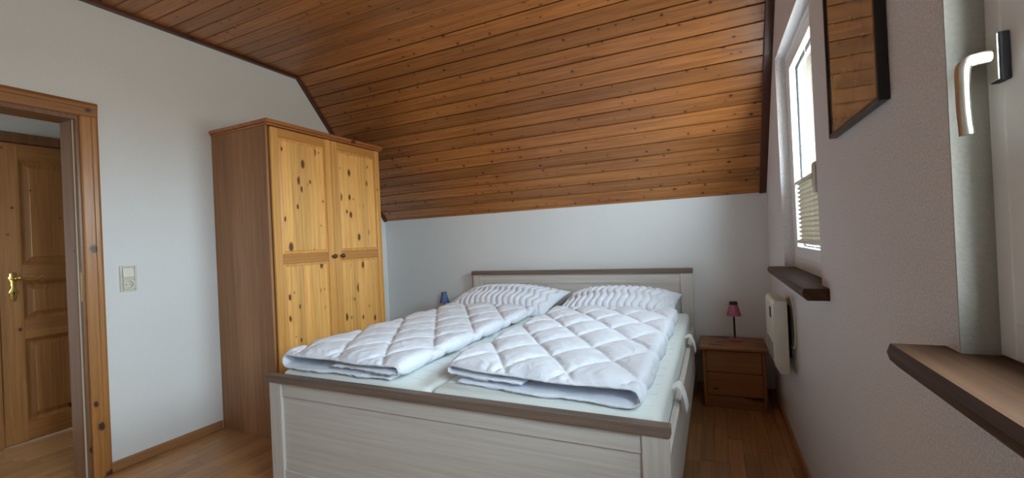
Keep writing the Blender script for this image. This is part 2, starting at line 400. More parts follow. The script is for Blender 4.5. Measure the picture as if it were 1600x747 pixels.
# floor: parquet strips running towards the knee wall
def floor_strips(parent, x0, x1, y0, y1, seen, limit):
    cols = int(math.ceil((x1-x0)/0.0703)); rest = bmesh.new(); tones = []; cnt = 0
    for i in range(cols):
        xa = x0+i*0.0703; xb = min(xa+0.0703, x1)
        y = y0-random.uniform(0, 0.3)
        while y < y1:
            L = random.uniform(0.26, 0.52); ya, yb = max(y, y0), min(y+L, y1); y += L
            if yb-ya < 0.01: continue
            tone = random.random()
            g = 0.0005
            if seen((xa+xb)/2, (ya+yb)/2) and cnt < limit:
                b2 = BX(xa+g, xb-g, ya+g, yb-g, -0.009, 0.0, bev=0.0008)
                ob = obj('parquet_strip', b2, FLOORM, parent)
                at = ob.data.attributes.new('tone', 'FLOAT', 'FACE')
                at.data.foreach_set('value', [tone]*len(ob.data.polygons)); cnt += 1
            else:
                n0 = len(rest.faces); box(rest, xa+g, xb-g, ya+g, yb-g, -0.009, 0.0)
                tones += [tone]*(len(rest.faces)-n0)
    if tones:
        ob = obj('parquet_strips_remaining', rest, FLOORM, parent); ob['kind'] = 'stuff'
        at = ob.data.attributes.new('tone', 'FLOAT', 'FACE'); at.data.foreach_set('value', tones)
    return cnt
fl = struct('floor', BX(-0.07, W, YB, 0, -0.1, -0.009), SUBFL, 'brown wood strip parquet floor of the bedroom', 'floor')
floor_strips(fl, 0.0, W, YB, 0.0, lambda x, y: (x > 2.94 and y > -1.75) or (x < 1.15 and -2.75 < y < -1.6), 250)
fh = struct('floor_hall', BX(-1.2, -0.07, YB, -0.6, -0.1, -0.009), SUBFL, 'honey coloured wood strip floor of the hallway', 'floor')
floor_strips(fh, -1.13, 0.0, YB, -0.6, lambda x, y: -2.95 < y < -1.85, 120)

# hallway beyond the doorway, lit by an unseen opening added at its end
bm = bmesh.new()
HD0, HD1 = -2.44, -1.62
box(bm, -1.30, -1.13, HD1+0.06, -0.5, -0.1, 2.6); box(bm, -1.30, -1.13, YB-0.15, HD0-0.06, -0.1, 2.6); box(bm, -1.30, -1.13, HD0-0.06, HD1+0.06, 2.05, 2.6)
box(bm, -1.36, -1.30, YB, -0.5, -0.1, 2.6)
struct('wall_hall', bm, WALL, 'plain plaster hallway wall holding the pine door', 'wall')
bm = bmesh.new()
box(bm, -1.3, -T, -0.6, -0.5, -0.1, 2.6)
struct('wall_hall_end', bm, WALL, 'plaster wall closing the end of the hallway', 'wall')
bm = bmesh.new()
box(bm, -1.3, -T, YB-0.15, YB, -0.1, 1.15); box(bm, -1.3, -T, YB-0.15, YB, 1.75, 2.6)
box(bm, -1.3, -0.82, YB-0.15, YB, 1.15, 1.75); box(bm, -0.46, -T, YB-0.15, YB, 1.15, 1.75)
struct('wall_hall_added_opening', bm, WALL, 'plaster hallway wall with an unseen opening added for light', 'wall')
struct('ceiling_hall', BX(-1.3, -T, YB-0.15, -0.5, 2.5, 2.6), WALL, 'white hallway ceiling', 'ceiling')

# ceiling: dark battens behind, every plank its own board
SL = math.hypot(FY, FZ-KZ); SA = math.atan2(FZ-KZ, -FY)   # slope length and angle
bm = bmesh.new()
prism(bm, [(YB-0.15, FZ+0.013), (FY+0.006, FZ+0.013), (0.0, KZ+0.017), (0.15, KZ+0.017), (0.15, KZ+0.2), (FY+0.03, FZ+0.15), (YB-0.15, FZ+0.15)], 'x', -T, W+0.3)
ceil = struct('ceiling', bm, BACKING, 'pine plank ceiling with a steep slope above the bed', 'ceiling', origin=(0, 0, KZ))
PITCH, FACE = 0.0955, 0.0905
def plank_mesh(width):
    bm = bmesh.new()
    prof = [(-width/2+0.003, 0), (width/2-0.003, 0), (width/2, 0.003), (width/2, 0.0125), (-width/2, 0.0125), (-width/2, 0.003)]
    prism(bm, prof, 'x', 0.002, W-0.002)
    me = bpy.data.meshes.new('ceiling_plank'); bm.to_mesh(me); bm.free(); me.materials.append(CEIL); return me
pm = plank_mesh(FACE); pms = plank_mesh(FACE+0.0015)
def add_plank(me, loc, rx):
    ob = bpy.data.objects.new('ceiling_plank', me); COL.objects.link(ob); ob.parent = ceil
    ob.location = Vector(loc)-ceil.location; ob.rotation_euler = (rx, 0, 0)
y = FY-PITCH/2+0.001
while y > YB+0.05:
    add_plank(pm, (0, y, FZ), 0); y -= PITCH
SPITCH = 0.0970
s = 0.026+SPITCH/2
dirv = Vector((0, -math.cos(SA), math.sin(SA)))           # up the slope
nrm = Vector((0, math.sin(SA), math.cos(SA)))             # behind the planks
base = Vector((0, 0, KZ))
add_plank(plank_mesh(0.026), base+dirv*0.0125, -SA)
while s+FACE/2 < SL+0.004:
    add_plank(pms, base+dirv*s, -SA); s += SPITCH
left = SL-(s-SPITCH/2)
if left > 0.012: add_plank(plank_mesh(left-0.004), base+dirv*(SL-left/2), -SA)

# cover strips along both gable walls
def strip(name, x0, x1, y0, z0, y1, z1, th, label, r0=0.0):
    d = Vector((0, y1-y0, z1-z0)); L = d.length; d.normalize(); nn = Vector((0, -d.z, d.y))
    if nn.z > 0: nn = -nn
    bm = bmesh.new()
    P = [Vector((0, y0, z0)), Vector((0, y1, z1))]
    pts = [P[0]-nn*0.002, P[1]-nn*0.002, P[1]+nn*th, P[0]+nn*th]
    prism(bm, [(p.y, p.z) for p in pts], 'x', x0, x1, bev=0.003)
    return struct(name, bm, DTRIM, label, 'trim')
strip('trim_1', 0.0, 0.030, YB, FZ, FY-0.006, FZ, 0.024, 'dark strip where the flat plank ceiling meets the doorway wall')
strip('trim_2', 0.0, 0.030, FY, FZ, -0.005, KZ+0.006, 0.020, 'dark sloping strip along the ceiling slope above the wardrobe')
strip('trim_3', W-0.045, W, YB, FZ, FY-0.006, FZ, 0.024, 'dark strip where the flat plank ceiling meets the window wall')
strip('trim_4', W-0.045, W, FY, FZ, -0.005, KZ+0.006, 0.020, 'dark sloping strip along the ceiling slope beside the window')

# baseboards
def baseboard(name, x0, x1, y0, y1, mat, label):
    return struct(name, BX(x0, x1, y0, y1, 0, 0.058, bev=0.005, seg=2), mat, label, 'baseboard')
baseboard('baseboard_left', 0, 0.014, -2.352, -1.742, BASEY, 'wooden skirting board between doorway and wardrobe')
baseboard('baseboard_right', W-0.014, W, YB, -0.005, BASEY, 'wooden skirting board along the window wall')
baseboard('baseboard_back', 0.02, W-0.016, -0.014, 0, BASEX, 'wooden skirting board along the knee wall')

# ------------------------------------------------------------------ doors
d1 = thing('door_1', (0, -2.855, 0), 'pine door frame of the bedroom doorway', 'door frame', kind='structure')
CW = 0.078
def casing(y0, y1):   # upright casing, stepped profile towards the opening
    bm = bmesh.new(); s = 1 if y1 > y0 else -1
    pts = [(0.0, y0), (0.014, y0), (0.018, y0+s*0.006), (0.018, y0+s*0.046), (0.022, y0+s*0.050), (0.022, y0+s*0.066), (0.016, y1), (0.0, y1)]
    prism(bm, pts, 'z', 0, DZ); return bm
obj('casing', casing(DY1, DY1+CW), CASZ, d1); obj('casing', casing(DY0, DY0-CW), CASZ, d1)
bm = bmesh.new()
prism(bm, [(0.0, DZ), (0.014, DZ), (0.018, DZ+0.006), (0.018, DZ+0.046), (0.022, DZ+0.05), (0.022, DZ+0.066), (0.016, DZ+CW+0.004), (0.0, DZ+CW+0.004)], 'y', DY0-CW, DY1+CW)
obj('head_casing', bm, CASY, d1)
for yy, sg in ((DY1, -1), (DY0, 1)):
    j = bmesh.new(); a, b = sorted((yy, yy+sg*0.022)); box(j, -0.155, -0.028, a, b, 0, DZ, bev=0.002); 
    a, b = sorted((yy, yy+sg*0.012)); box(j, -0.028, 0.004, a, b, 0, DZ)
    jo = obj('jamb', j, JAMBZ, d1)
    a, b = sorted((yy+sg*0.012, yy+sg*0.019)); obj('seal', BX(-0.028, -0.021, a, b, 0.0, DZ-0.02, bev=0.002), SEAL, jo)
obj('head_jamb', BX(-0.155, 0.004, DY0+0.012, DY1-0.012, DZ-0.022, DZ), JAMBZ, d1)
obj('strike_plate', BX(-0.012, 0.0, DY1-0.0135, DY1-0.0118, 0.98, 1.14), BRASS, d1)

d2 = thing('door_2', (-1.13, -2.03, 0), 'pine panelled door with brass lever across the hallway', 'door', kind='structure')
X2 = -1.13
obj('casing', BX(X2-0.02, X2+0.018, HD0-0.09, HD0-0.004, 0, 2.03, bev=0.004), CASZ, d2)
obj('casing', BX(X2-0.02, X2+0.018, HD1+0.004, HD1+0.09, 0, 2.03, bev=0.004), CASZ, d2)
obj('head_casing', BX(X2-0.02, X2+0.026, HD0-0.09, HD1+0.09, 2.022, 2.09, bev=0.004), JAMBZ, d2)
leaf = thing('leaf', (0, 0, 0), None, None); leaf.parent = d2; leaf.location = (0, 0, 0)
XF = X2+0.012
ST = 0.108
obj('stile', BX(X2-0.028, XF, HD0, HD0+ST, 0.008, 2.018, bev=0.002), DOORZ, leaf)
obj('stile', BX(X2-0.028, XF, HD1-ST, HD1, 0.008, 2.018, bev=0.002), DOORZ, leaf)
for za, zb in ((0.008, 0.135), (0.69, 0.82), (1.075, 1.195), (1.912, 2.018)):
    obj('rail', BX(X2-0.028, XF, HD0+ST, HD1-ST, za, zb, bev=0.002), DOORY, leaf)
for za, zb in ((0.135, 0.69), (0.82, 1.075), (1.195, 1.912)):
    ya, yb = HD0+ST, HD1-ST
    bm = bmesh.new()           # raised and fielded panel
    rings = []
    for ins, dx in ((0.0, 0.000), (0.018, -0.016), (0.020, -0.020), (0.028, -0.020), (0.050, -0.010), (0.053, -0.006)):
        rings.append([bm.verts.new((XF+dx, yy, zz)) for yy, zz in ((ya+ins, za+ins), (yb-ins, za+ins), (yb-ins, zb-ins), (ya+ins, zb-ins))])
    for a, b in zip(rings, rings[1:]):
        for k in range(4): bm.faces.new((a[k], a[(k+1) % 4], b[(k+1) % 4], b[k]))
    bm.faces.new(rings[-1])
    bx = [bm.verts.new((X2-0.02, yy, zz)) for yy, zz in ((ya, za), (yb, za), (yb, zb), (ya, zb))]
    for k in range(4): bm.faces.new((rings[0][k], bx[k], bx[(k+1) % 4], rings[0][(k+1) % 4]))
    bm.faces.new(bx[::-1])
    bmesh.ops.recalc_face_normals(bm, faces=bm.faces[:])
    obj('panel', bm, DOORZ, leaf)
# brass lever handle on an ornate plate
hy, hz = HD0+0.062, 1.085
bm = bmesh.new()
half = [(0, 0.062), (0.010, 0.060), (0.019, 0.050), (0.017, 0.040), (0.024, 0.026), (0.020, 0.008), (0.013, -0.006), (0.016, -0.022), (0.010, -0.036), (0.017, -0.056), (0.024, -0.072), (0.022, -0.086), (0.012, -0.098), (0.016, -0.110), (0.010, -0.124), (0.003, -0.134)]
pts = [(hy+a, hz+b) for a, b in half]+[(hy-a, hz+b) for a, b in half[::-1] if a > 0]
prism(bm, pts, 'x', XF, XF+0.005, bev=0.0015)
lathe(bm, [(0.014, 0.004), (0.014, 0.010), (0.010, 0.016)], (XF, hy, hz+0.02), 'x', 16)
lathe(bm, [(0.012, 0.004), (0.012, 0.008)], (XF, hy, hz-0.075), 'x', 16)
hd = obj('handle_plate', bm, BRASS, d2, smooth=True, angle=40)
path = smoothpath([(XF+0.008, hy, hz+0.02), (XF+0.045, hy, hz+0.02), (XF+0.055, hy+0.02, hz+0.022), (XF+0.055, hy+0.06, hz+0.006), (XF+0.055, hy+0.09, hz+0.004), (XF+0.054, hy+0.112, hz+0.018), (XF+0.053, hy+0.122, hz+0.028)], 6)
bm = tube(bmesh.new(), path, [0.009-0.004*max(0, (i-12)/(len(path)-12)) for i in range(len(path))], 12)
lathe(bm, [(0.002, -0.006), (0.006, -0.003), (0.006, 0.003), (0.002, 0.006)], path[-1], 'y', 10)
obj('lever', bm, BRASS, hd, smooth=True)
obj('keyhole', BX(XF+0.0085, XF+0.009, hy-0.003, hy+0.003, hz-0.088, hz-0.066), DARKHOLE, hd)

# ------------------------------------------------------------------ windows
def window(name, ya, yb, label, hy, blind):
    """ya: far edge, yb: near edge of the opening"""
    w = thing(name, (W+0.05, (ya+yb)/2, Z0), label, 'window', kind='structure')
    x0, x1 = W+0.048, W+0.118
    fr = bmesh.new(); F = 0.042; FB = 0.062
    box(fr, x0, x1, ya-F, ya, Z0, Z1, bev=0.003); box(fr, x0, x1, yb, yb+F, Z0, Z1, bev=0.003)
    box(fr, x0, x1, yb+F, ya-F, Z1-F, Z1, bev=0.003); box(fr, x0, x1, yb+F, ya-F, Z0, Z0+FB, bev=0.003)
    obj('frame', fr, PVC, w)
    s0, s1 = x0+0.002, x1-0.012; S = 0.055; g = 0.003
    A, B, C, D = yb+F-0.018, ya-F+0.018, Z0+FB-0.008, Z1-F+0.008
    sa = obj('sash', BX(s0, s1, A, A+S+0.018, C, D, bev=0.005, seg=2), PVC, w)
    obj('sash', BX(s0, s1, B-S-0.018, B, C, D, bev=0.005, seg=2), PVC, w)
    obj('sash', BX(s0, s1, A+S+0.018, B-S-0.018, D-S-0.008, D, bev=0.005, seg=2), PVC, w)
    obj('sash', BX(s0, s1, A+S+0.018, B-S-0.018, C, C+S+0.008, bev=0.005, seg=2), PVC, w)
    ga, gb, gc, gd = A+S+0.016, B-S-0.016, C+S+0.006, D-S-0.006
    gk = bmesh.new(); xg = x0+0.034
    for q in ((ga, ga+0.007, gc, gd), (gb-0.007, gb, gc, gd), (ga, gb, gc, gc+0.007), (ga, gb, gd-0.007, gd)):
        box(gk, xg-0.004, xg+0.010, *q)
    obj('gasket', gk, GASKET, w)
    obj('pane', BX(xg, xg+0.006, ga, gb, gc, gd), GLASS, w)
    # lever handle: rosette, neck into the room, grip hanging down
    hz = 1.447
    ro = obj('handle', BX(s0-0.016, s0-0.012, hy-0.0135, hy+0.0135, hz-0.036, hz+0.034, bev=0.0015, seg=2), NICKEL, w)
    obj('handle_base', BX(s0-0.013, s0+0.001, hy-0.0145, hy+0.0145, hz-0.037, hz+0.035, bev=0.002), CHAR, ro)
    path = smoothpath([(s0-0.012, hy, hz+0.003), (s0-0.028, hy, hz+0.002), (s0-0.042, hy, hz-0.001), (s0-0.0475, hy, hz-0.008), (s0-0.049, hy, hz-0.03), (s0-0.049, hy, hz-0.07), (s0-0.047, hy, hz-0.112)], 6)
    bm = bmesh.new(); rings = []
    for i, p in enumerate(path):
        t = (path[min(i+1, len(path)-1)]-path[max(i-1, 0)]).normalized(); n2 = Vector((0, 1, 0)); b2 = t.cross(n2)
        hw = 0.0095 if i > 8 else 0.0088; hh = 0.0088-0.0022*min(1, max(0, (i-10)/16))
        if i > len(path)-3: hw += 0.001
        rings.append([bm.verts.new(p+n2*hw*cx+b2*hh*cy) for cx, cy in ((-1, -0.5), (-0.7, -1), (0.7, -1), (1, -0.5), (1, 0.5), (0.7, 1), (-0.7, 1), (-1, 0.5))])
    for a, b in zip(rings, rings[1:]):
        for k in range(8): bm.faces.new((a[k], a[(k+1) % 8], b[(k+1) % 8], b[k]))
    bm.faces.new(rings[0]); bm.faces.new(rings[-1][::-1]); bmesh.ops.recalc_face_normals(bm, faces=bm.faces[:])
    obj('handle_grip', bm, NICKEL, ro, smooth=True, angle=50)
    bm = bmesh.new(); prism(bm, [(x1-0.01, Z0+0.02), (x1+0.22, Z0-0.02), (x1+0.22, Z0-0.05), (x1+0.21, Z0-0.05), (x1+0.21, Z0-0.03), (x1-0.01, Z0+0.01)], 'y', yb+0.03, ya-0.06)
    obj('outer_sill', bm, OSILL, w)
    # brown wooden sill board with a shaped nosing
    bm = bmesh.new()
    prism(bm, [(W-0.082, 0.969), (W-0.0765, 0.985), (W+0.05, 0.985), (W+0.05, 0.942), (W-0.066, 0.942), (W-0.078, 0.955)], 'y', yb-0.115, ya+0.05)
    # cut back to the reveal inside the wall
    obj('window_sill', bm, SILLY, w)
    return w, (ga, gb, gc, gd, x0)
w1, G1 = window('window_1', *WINS[0], 'white tilt window with half lowered pleated blind beside the ceiling slope', -1.60, True)
w2, G2 = window('window_2', *WINS[1], 'white window with satin lever handle past the framed picture', -2.688, False)
# lining of the near window's reveal: grubby paint, darkened in place of shade
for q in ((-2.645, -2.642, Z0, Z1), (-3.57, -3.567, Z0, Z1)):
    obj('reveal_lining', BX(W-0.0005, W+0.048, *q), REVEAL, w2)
# pleated blind in the far window
ga, gb, gc, gd, x0 = G1
bl = thing('pleated_blind', (x0+0.012, (ga+gb)/2, gc), 'beige pleated blind drawn half up over the window pane', 'blind')
zt, zb_ = 1.435, 1.135; N = 26
bm = bmesh.new(); rows = []
for i in range(N+1):
    zz = zt+(zb_-zt)*i/N; xx = x0+0.008+(0.016 if i % 2 else 0.0)
    rows.append([bm.verts.new((xx, ga+0.012, zz)), bm.verts.new((xx, gb-0.012, zz))])
for a, b in zip(rows, rows[1:]): bm.faces.new((a[0], a[1], b[1], b[0]))
obj('pleated_fabric', bm, PLEAT, bl)
obj('head_rail', BX(x0+0.004, x0+0.026, ga+0.008, gb-0.008, zt-0.003, zt+0.014, bev=0.003), HEAT, bl)
obj('bottom_rail', BX(x0+0.004, x0+0.026, ga+0.008, gb-0.008, zb_-0.016, zb_+0.003, bev=0.003), HEAT, bl)
for yy in (gb-0.1, ga+0.1, (ga+gb)/2):
    obj('cord', tube(bmesh.new(), [(x0+0.015, yy, gc), (x0+0.015, yy, gd)], 0.0008, 6), STRAP, bl)

# ------------------------------------------------------------------ wardrobe
WY0, WY1, WX = -1.735, -0.694, 0.560
wd = thing('wardrobe', (0.29, -1.215, 0), 'tall two door pine wardrobe with knotty panels against the white wall', 'wardrobe')
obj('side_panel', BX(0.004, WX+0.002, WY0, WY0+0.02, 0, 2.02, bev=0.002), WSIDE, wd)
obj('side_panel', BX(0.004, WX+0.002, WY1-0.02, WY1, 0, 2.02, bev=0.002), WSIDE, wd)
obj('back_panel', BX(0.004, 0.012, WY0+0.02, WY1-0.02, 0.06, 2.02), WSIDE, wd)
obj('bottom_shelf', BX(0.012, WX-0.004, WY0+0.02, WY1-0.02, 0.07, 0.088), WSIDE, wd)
obj('plinth', BX(WX-0.03, WX-0.004, WY0+0.02, WY1-0.02, 0, 0.07, bev=0.002), WRAIL_Y, wd)
bm = bmesh.new()
box(bm, 0.004, WX+0.024, WY0-0.006, WY1+0.006, 2.02, 2.034, bev=0.004, seg=2)
box(bm, 0.004, WX+0.038, WY0-0.017, WY1+0.017, 2.034, 2.058, bev=0.006, seg=3)
obj('crown', bm, WCROWN, wd)
def wdoor(y0, y1, sl, sr, knob):
    d = thing('door', (0, 0, 0), None, None); d.parent = wd; d.location = Vector((WX+0.01, (y0+y1)/2, 0.08))-wd.location
    X0, X1 = WX+0.0025, WX+0.0225
    obj('stile', BX(X0, X1, y0, y0+sl, 0.08, 2.014, bev=0.003), WSTILE_Z, d)
    obj('stile', BX(X0, X1, y1-sr, y1, 0.08, 2.014, bev=0.003), WSTILE_Z, d)
    for za, zb in ((0.08, 0.15), (1.120, 1.184), (1.955, 2.014)):
        obj('rail', BX(X0, X1-0.001, y0+sl, y1-sr, za, zb, bev=0.003), WRAIL_Y, d)
    for za, zb in ((0.15, 1.120), (1.184, 1.955)):
        a, b = y0+sl, y1-sr; m = 0.020
        bm = bmesh.new()      # bevelled margin around the glued boards
        rings = []
        for ins, xx in ((0, X1-0.010), (m-0.003, X1-0.0075), (m, X1-0.005), (m, X0+0.002)):
            rings.append([bm.verts.new((xx, yy, zz)) for yy, zz in ((a+ins, za+ins), (b-ins, za+ins), (b-ins, zb-ins), (a+ins, zb-ins))])
        for r1, r2 in zip(rings, rings[1:]):
            for k in range(4): bm.faces.new((r1[k], r1[(k+1) % 4], r2[(k+1) % 4], r2[k]))
        bmesh.ops.recalc_face_normals(bm, faces=bm.faces[:])
        obj('panel_margin', bm, WSTILE_Z, d)
        nb = 5; wdt = (b-a-2*m)/nb
        for k in range(nb):
            obj('panel_board', BX(X0+0.004, X1-0.0045, a+m+k*wdt+0.0002, a+m+(k+1)*wdt-0.0002, za+m, zb-m, bev=0.0006), WFRONT_Z, d)
    bm = lathe(bmesh.new(), [(0.009, 0.0), (0.008, 0.008), (0.009, 0.013), (0.0155, 0.019), (0.0165, 0.025), (0.014, 0.031), (0.007, 0.034)], (X1, knob, 1.150), 'x', 20)
    obj('knob', bm, KNOB, d, smooth=True)
wdoor(-1.714, -1.2265, 0.056, 0.056, -1.250)
wdoor(-1.2235, -0.716, 0.056, 0.052, -1.172)

# ------------------------------------------------------------------ bed
XL, XR = 1.066, 2.985
bed = thing('double_bed', ((XL+XR)/2, -1.1, 0), 'whitewashed double bed frame with grey-brown top boards', 'bed')
def bedboard(name, y_out, sgn, ztop, zrail, zlow, bottom):
    """sgn -1: outer side faces -y (footboard); headboard inner side faces -y too"""
    e = thing(name, (0, 0, 0), None, None); e.parent = bed; e.location = Vector(((XL+XR)/2, y_out, 0))-bed.location
    capz = ztop-0.036
    yo = y_out
    obj('cap', BX(XL, XR, yo, yo+0.041, capz, ztop, bev=0.0025), BCAP, e)
    f = yo+0.010
    obj('post', BX(XL+0.013, XL+0.096, f, f+0.026, 0, capz, bev=0.002), BEDZ, e)
    obj('post', BX(XR-0.092, XR-0.005, f, f+0.026, 0, capz, bev=0.002), BEDZ, e)
    obj('top_rail', BX(XL+0.096, XR-0.092, f+0.008, f+0.026, zrail, capz, bev=0.001), BEDX, e)
    obj('bottom_rail', BX(XL+0.096, XR-0.092, f+0.008, f+0.026, bottom, zlow, bev=0.001), BEDX, e)
    obj('panel', BX(XL+0.096, XR-0.092, f+0.0145, f+0.024, zlow, zrail), BEDX, e)
    return e
bedboard('footboard', -2.157, -1, 0.591, 0.485, 0.118, 0.04)
bedboard('headboard', -0.078, -1, 0.935, 0.819, 0.36, 0.26)
for xa in (XR-0.031, XL+0.018):
    obj('side_rail', BX(xa, xa+0.026, -2.121, -0.042, 0.205, 0.490, bev=0.002), BEDY, bed)
obj('centre_beam', BX(2.0, 2.05, -2.121, -0.042, 0.22, 0.30), BEDY, bed)
obj('slat_base', BX(XL+0.05, XR-0.04, -2.10, -0.06, 0.30, 0.325), BEDY, bed)

# mattresses, side by side
def mattress(name, x0, x1, label, outer):
    t = thing(name, ((x0+x1)/2, -1.1, 0.326), label, 'mattress', 'mattresses side by side')
    NX, NY = 46, 100; y0, y1 = -2.108, -0.085; z0, z1 = 0.328, 0.600
    bm = bmesh.new(); box(bm, x0, x1, y0, y1, z0, z1, bev=0.034, seg=5)
    for v in bm.verts:
        if v.co.z > z1-0.03: v.co.z += 0.0
    body = obj('mattress_cover', bm, MATT, t, smooth=True, angle=50)
    # quilted stitch lines across the top
    bm = bmesh.new(); yy = y0+0.10
    while yy < y1-0.05:
        pts = [(x0+0.03+(x1-x0-0.06)*k/16, yy+0.012*math.sin(k*PI/2), z1+0.0002) for k in range(17)]
        tube(bm, pts, 0.0012, 5); yy += 0.115
    obj('stitching', bm, STRAP, body)
    if outer:
        for yy in (-1.65, -0.70):
            sgn = outer; xo = x1 if sgn > 0 else x0
            ctrl = [(-0.004, 0.545), (0.020, 0.552), (0.040, 0.535), (0.054, 0.500), (0.057, 0.468)]
            pth = smoothpath([(xo+sgn*a, 0, b) for a, b in ctrl], 4)
            bm = bmesh.new(); A = []
            for i, p in enumerate(pth):
                tw = 0.03*math.sin(i*0.35); A.append([bm.verts.new((p.x, yy-0.034+tw-0.0012*i, p.z)), bm.verts.new((p.x+0.004*sgn, yy+0.034+tw+0.0005*i, p.z+0.004)),
                    bm.verts.new((p.x+0.003*sgn, yy+0.034+tw+0.0005*i, p.z+0.008)), bm.verts.new((p.x-0.001, yy-0.034+tw-0.0012*i, p.z+0.004))])
            for a, b in zip(A, A[1:]):
                for k in range(4): bm.faces.new((a[k], a[(k+1) % 4], b[(k+1) % 4], b[k]))
            bm.faces.new(A[0]); bm.faces.new(A[-1][::-1]); bmesh.ops.recalc_face_normals(bm, faces=bm.faces[:])
            obj('carry_strap', bm, STRAP, t, smooth=True, angle=40)
    return t
mattress('mattress', 1.113, 2.022, 'pale quilted mattress on the wardrobe side of the bed', -1)
mattress('mattress', 2.026, 2.950, 'pale quilted mattress with carry straps on the window side', 1)

# folded quilts
def vnoise(x, y, s):
    return (math.sin(x*3.1*s+1.7*math.sin(y*2.3*s+s))+math.sin(y*3.7*s+1.3*math.sin(x*2.9*s+2*s)))*0.5
def duvet(name, xa, xb, yfl, yfr, yback, mirror, label, seed, inner_len):
    w = xb-xa
    zb, zi, zt = 0.016, 0.045, 0.074
    prof = []
    # from free bottom edge at the right, round the left fold, over the top, round the right fold, inner flap
    prof.append((w-0.07, zb))
    n = 30
    for k in range(1, n+1): prof.append((w-0.07+(0.040-(w-0.07))*k/n, zb))
    R = (zt-zb)/2
    for k in range(1, 11):
        a = PI*k/10; prof.append((0.040-R*1.0*math.sin(a), zb+R-R*math.cos(a)))
    for k in range(1, n+1): prof.append((0.040+(w-0.028-0.040)*k/n, zt))
    R2 = (zt-zi)/2
    for k in range(1, 9):
        a = PI*k/8; prof.append((w-0.028+R2*1.3*math.sin(a), zt-R2+R2*math.cos(a)))
    for k in range(1, 16): prof.append((w-0.028-inner_len*w*k/15, zi))
    # resample by arc length
    L = [0]
    for a, b in zip(prof, prof[1:]): L.append(L[-1]+math.hypot(b[0]-a[0], b[1]-a[1]))
    NU = 240; P = []; j = 0
    for i in range(NU+1):
        s = L[-1]*i/NU
        while j < len(L)-2 and L[j+1] < s: j += 1
        t = (s-L[j])/max(1e-9, L[j+1]-L[j])
        P.append((prof[j][0]+(prof[j+1][0]-prof[j][0])*t, prof[j][1]+(prof[j+1][1]-prof[j][1])*t, s))
    NRM = []
    for i in range(NU+1):
        a, b = P[max(i-1, 0)], P[min(i+1, NU)]
        dx, dz = b[0]-a[0], b[1]-a[1]; q = math.hypot(dx, dz) or 1
        NRM.append((-dz/q, dx/q))      # left-hand normal: outside of the roll is the opposite
    NV = 210; bm = bmesh.new(); outer = []; inn = []
    ly = yback-min(yfl, yfr)
    for jv in range(NV+1):
        v = jv/NV; ro, ri = [], []
        for i in range(NU+1):
            x, z, s = P[i]; nx, nz = NRM[i]
            y = (yfl+(yfr-yfl)*x/w)*(1-v)+yback*v
            y += (0.008*math.sin(s*7+seed)+0.006*math.sin(s*17+seed*2))*((1-v)**4+v**4)
            yy = y
            a = s/0.27+yy/0.40; b = s/0.27-yy/0.40
            puff = (abs(math.sin(PI*a))*abs(math.sin(PI*b)))**0.42
            edge = min(1.0, min(v*ly, (1-v)*ly)/0.05)
            eu = min(1.0, min(s, L[-1]-s)/0.05)
            e = (edge*eu)**0.5
            wr = vnoise(s+seed, yy*1.3, 9.0)*0.0022*puff+vnoise(s*1.7, yy+seed, 21.0)*0.0011
            # puckers running in from the hem
            hem = math.exp(-(v*ly)/0.07)*0.0030*math.sin(s*95+3*math.sin(s*23))+math.exp(-((1-v)*ly)/0.07)*0.0030*math.sin(s*85)
            t = 0.009+(0.038*puff if zi+0.015 < z else 0.022*puff)*max(0.15, e)
            da = abs((a+0.5) % 1.0-0.5); db = abs((b+0.5) % 1.0-0.5)
            wr -= 0.0035*math.exp(-(min(da, db)/0.035)**2)
            lift = 0.0
            if z > zi+0.01:
                lift = 0.014*math.sin(PI*min(1, max(0, x/w)))*(0.6+0.4*math.sin(v*7+seed))*min(1, 0.25+v/0.1)-0.008*max(0, 0.10-v)/0.10*math.sin(PI*min(1, max(0, x/w)))
            cx, cz = x, z+lift
            o_ = t*0.72+wr*1.6+hem*1.0; i_ = min(0.010, t*0.28)+hem*0.3
            px, pz = cx+nx*o_, cz+nz*o_
            qx, qz = cx-nx*i_, cz-nz*i_
            if pz < 0.0012: pz = 0.0012
            if qz < 0.0012: qz = 0.0012
            X = lambda k: (xa+k) if not mirror else (xb-k)
            ro.append(bm.verts.new((X(px), yy, 0.6005+pz))); ri.append(bm.verts.new((X(qx), yy, 0.6005+qz)))
        outer.append(ro); inn.append(ri)
    for A, flip in ((outer, False), (inn, True)):
        for r1, r2 in zip(A, A[1:]):
            for i in range(NU):
                q = (r1[i], r1[i+1], r2[i+1], r2[i]); bm.faces.new(q[::-1] if flip else q)
    for i in range(NU):
        bm.faces.new((outer[0][i], inn[0][i], inn[0][i+1], outer[0][i+1])); bm.faces.new((outer[-1][i], outer[-1][i+1], inn[-1][i+1], inn[-1][i]))
    for jv in range(NV):
        bm.faces.new((outer[jv][0], outer[jv+1][0], inn[jv+1][0], inn[jv][0])); bm.faces.new((outer[jv][-1], inn[jv][-1], inn[jv+1][-1], outer[jv+1][-1]))
    bmesh.ops.recalc_face_normals(bm, faces=bm.faces[:])
    # hem piping along the front edge
    hemp = [(outer[0][i].co+inn[0][i].co)/2+Vector((0, -0.001, 0)) for i in range(0, NU+1, 2)]
    ob = obj(name, bm, LINEN, smooth=True)
    tag(ob, label, 'duvet', 'folded duvets on the bed')
    pb = tube(bmesh.new(), hemp, 0.0042, 6)
    obj('hem_piping', pb, LINEN, ob, smooth=True)
    return ob
duvet('folded_duvet', 1.085, 1.875, -2.080, -2.098, -0.50, False, 'folded white quilted duvet lying on the wardrobe side of the bed', 1.0, 0.50)
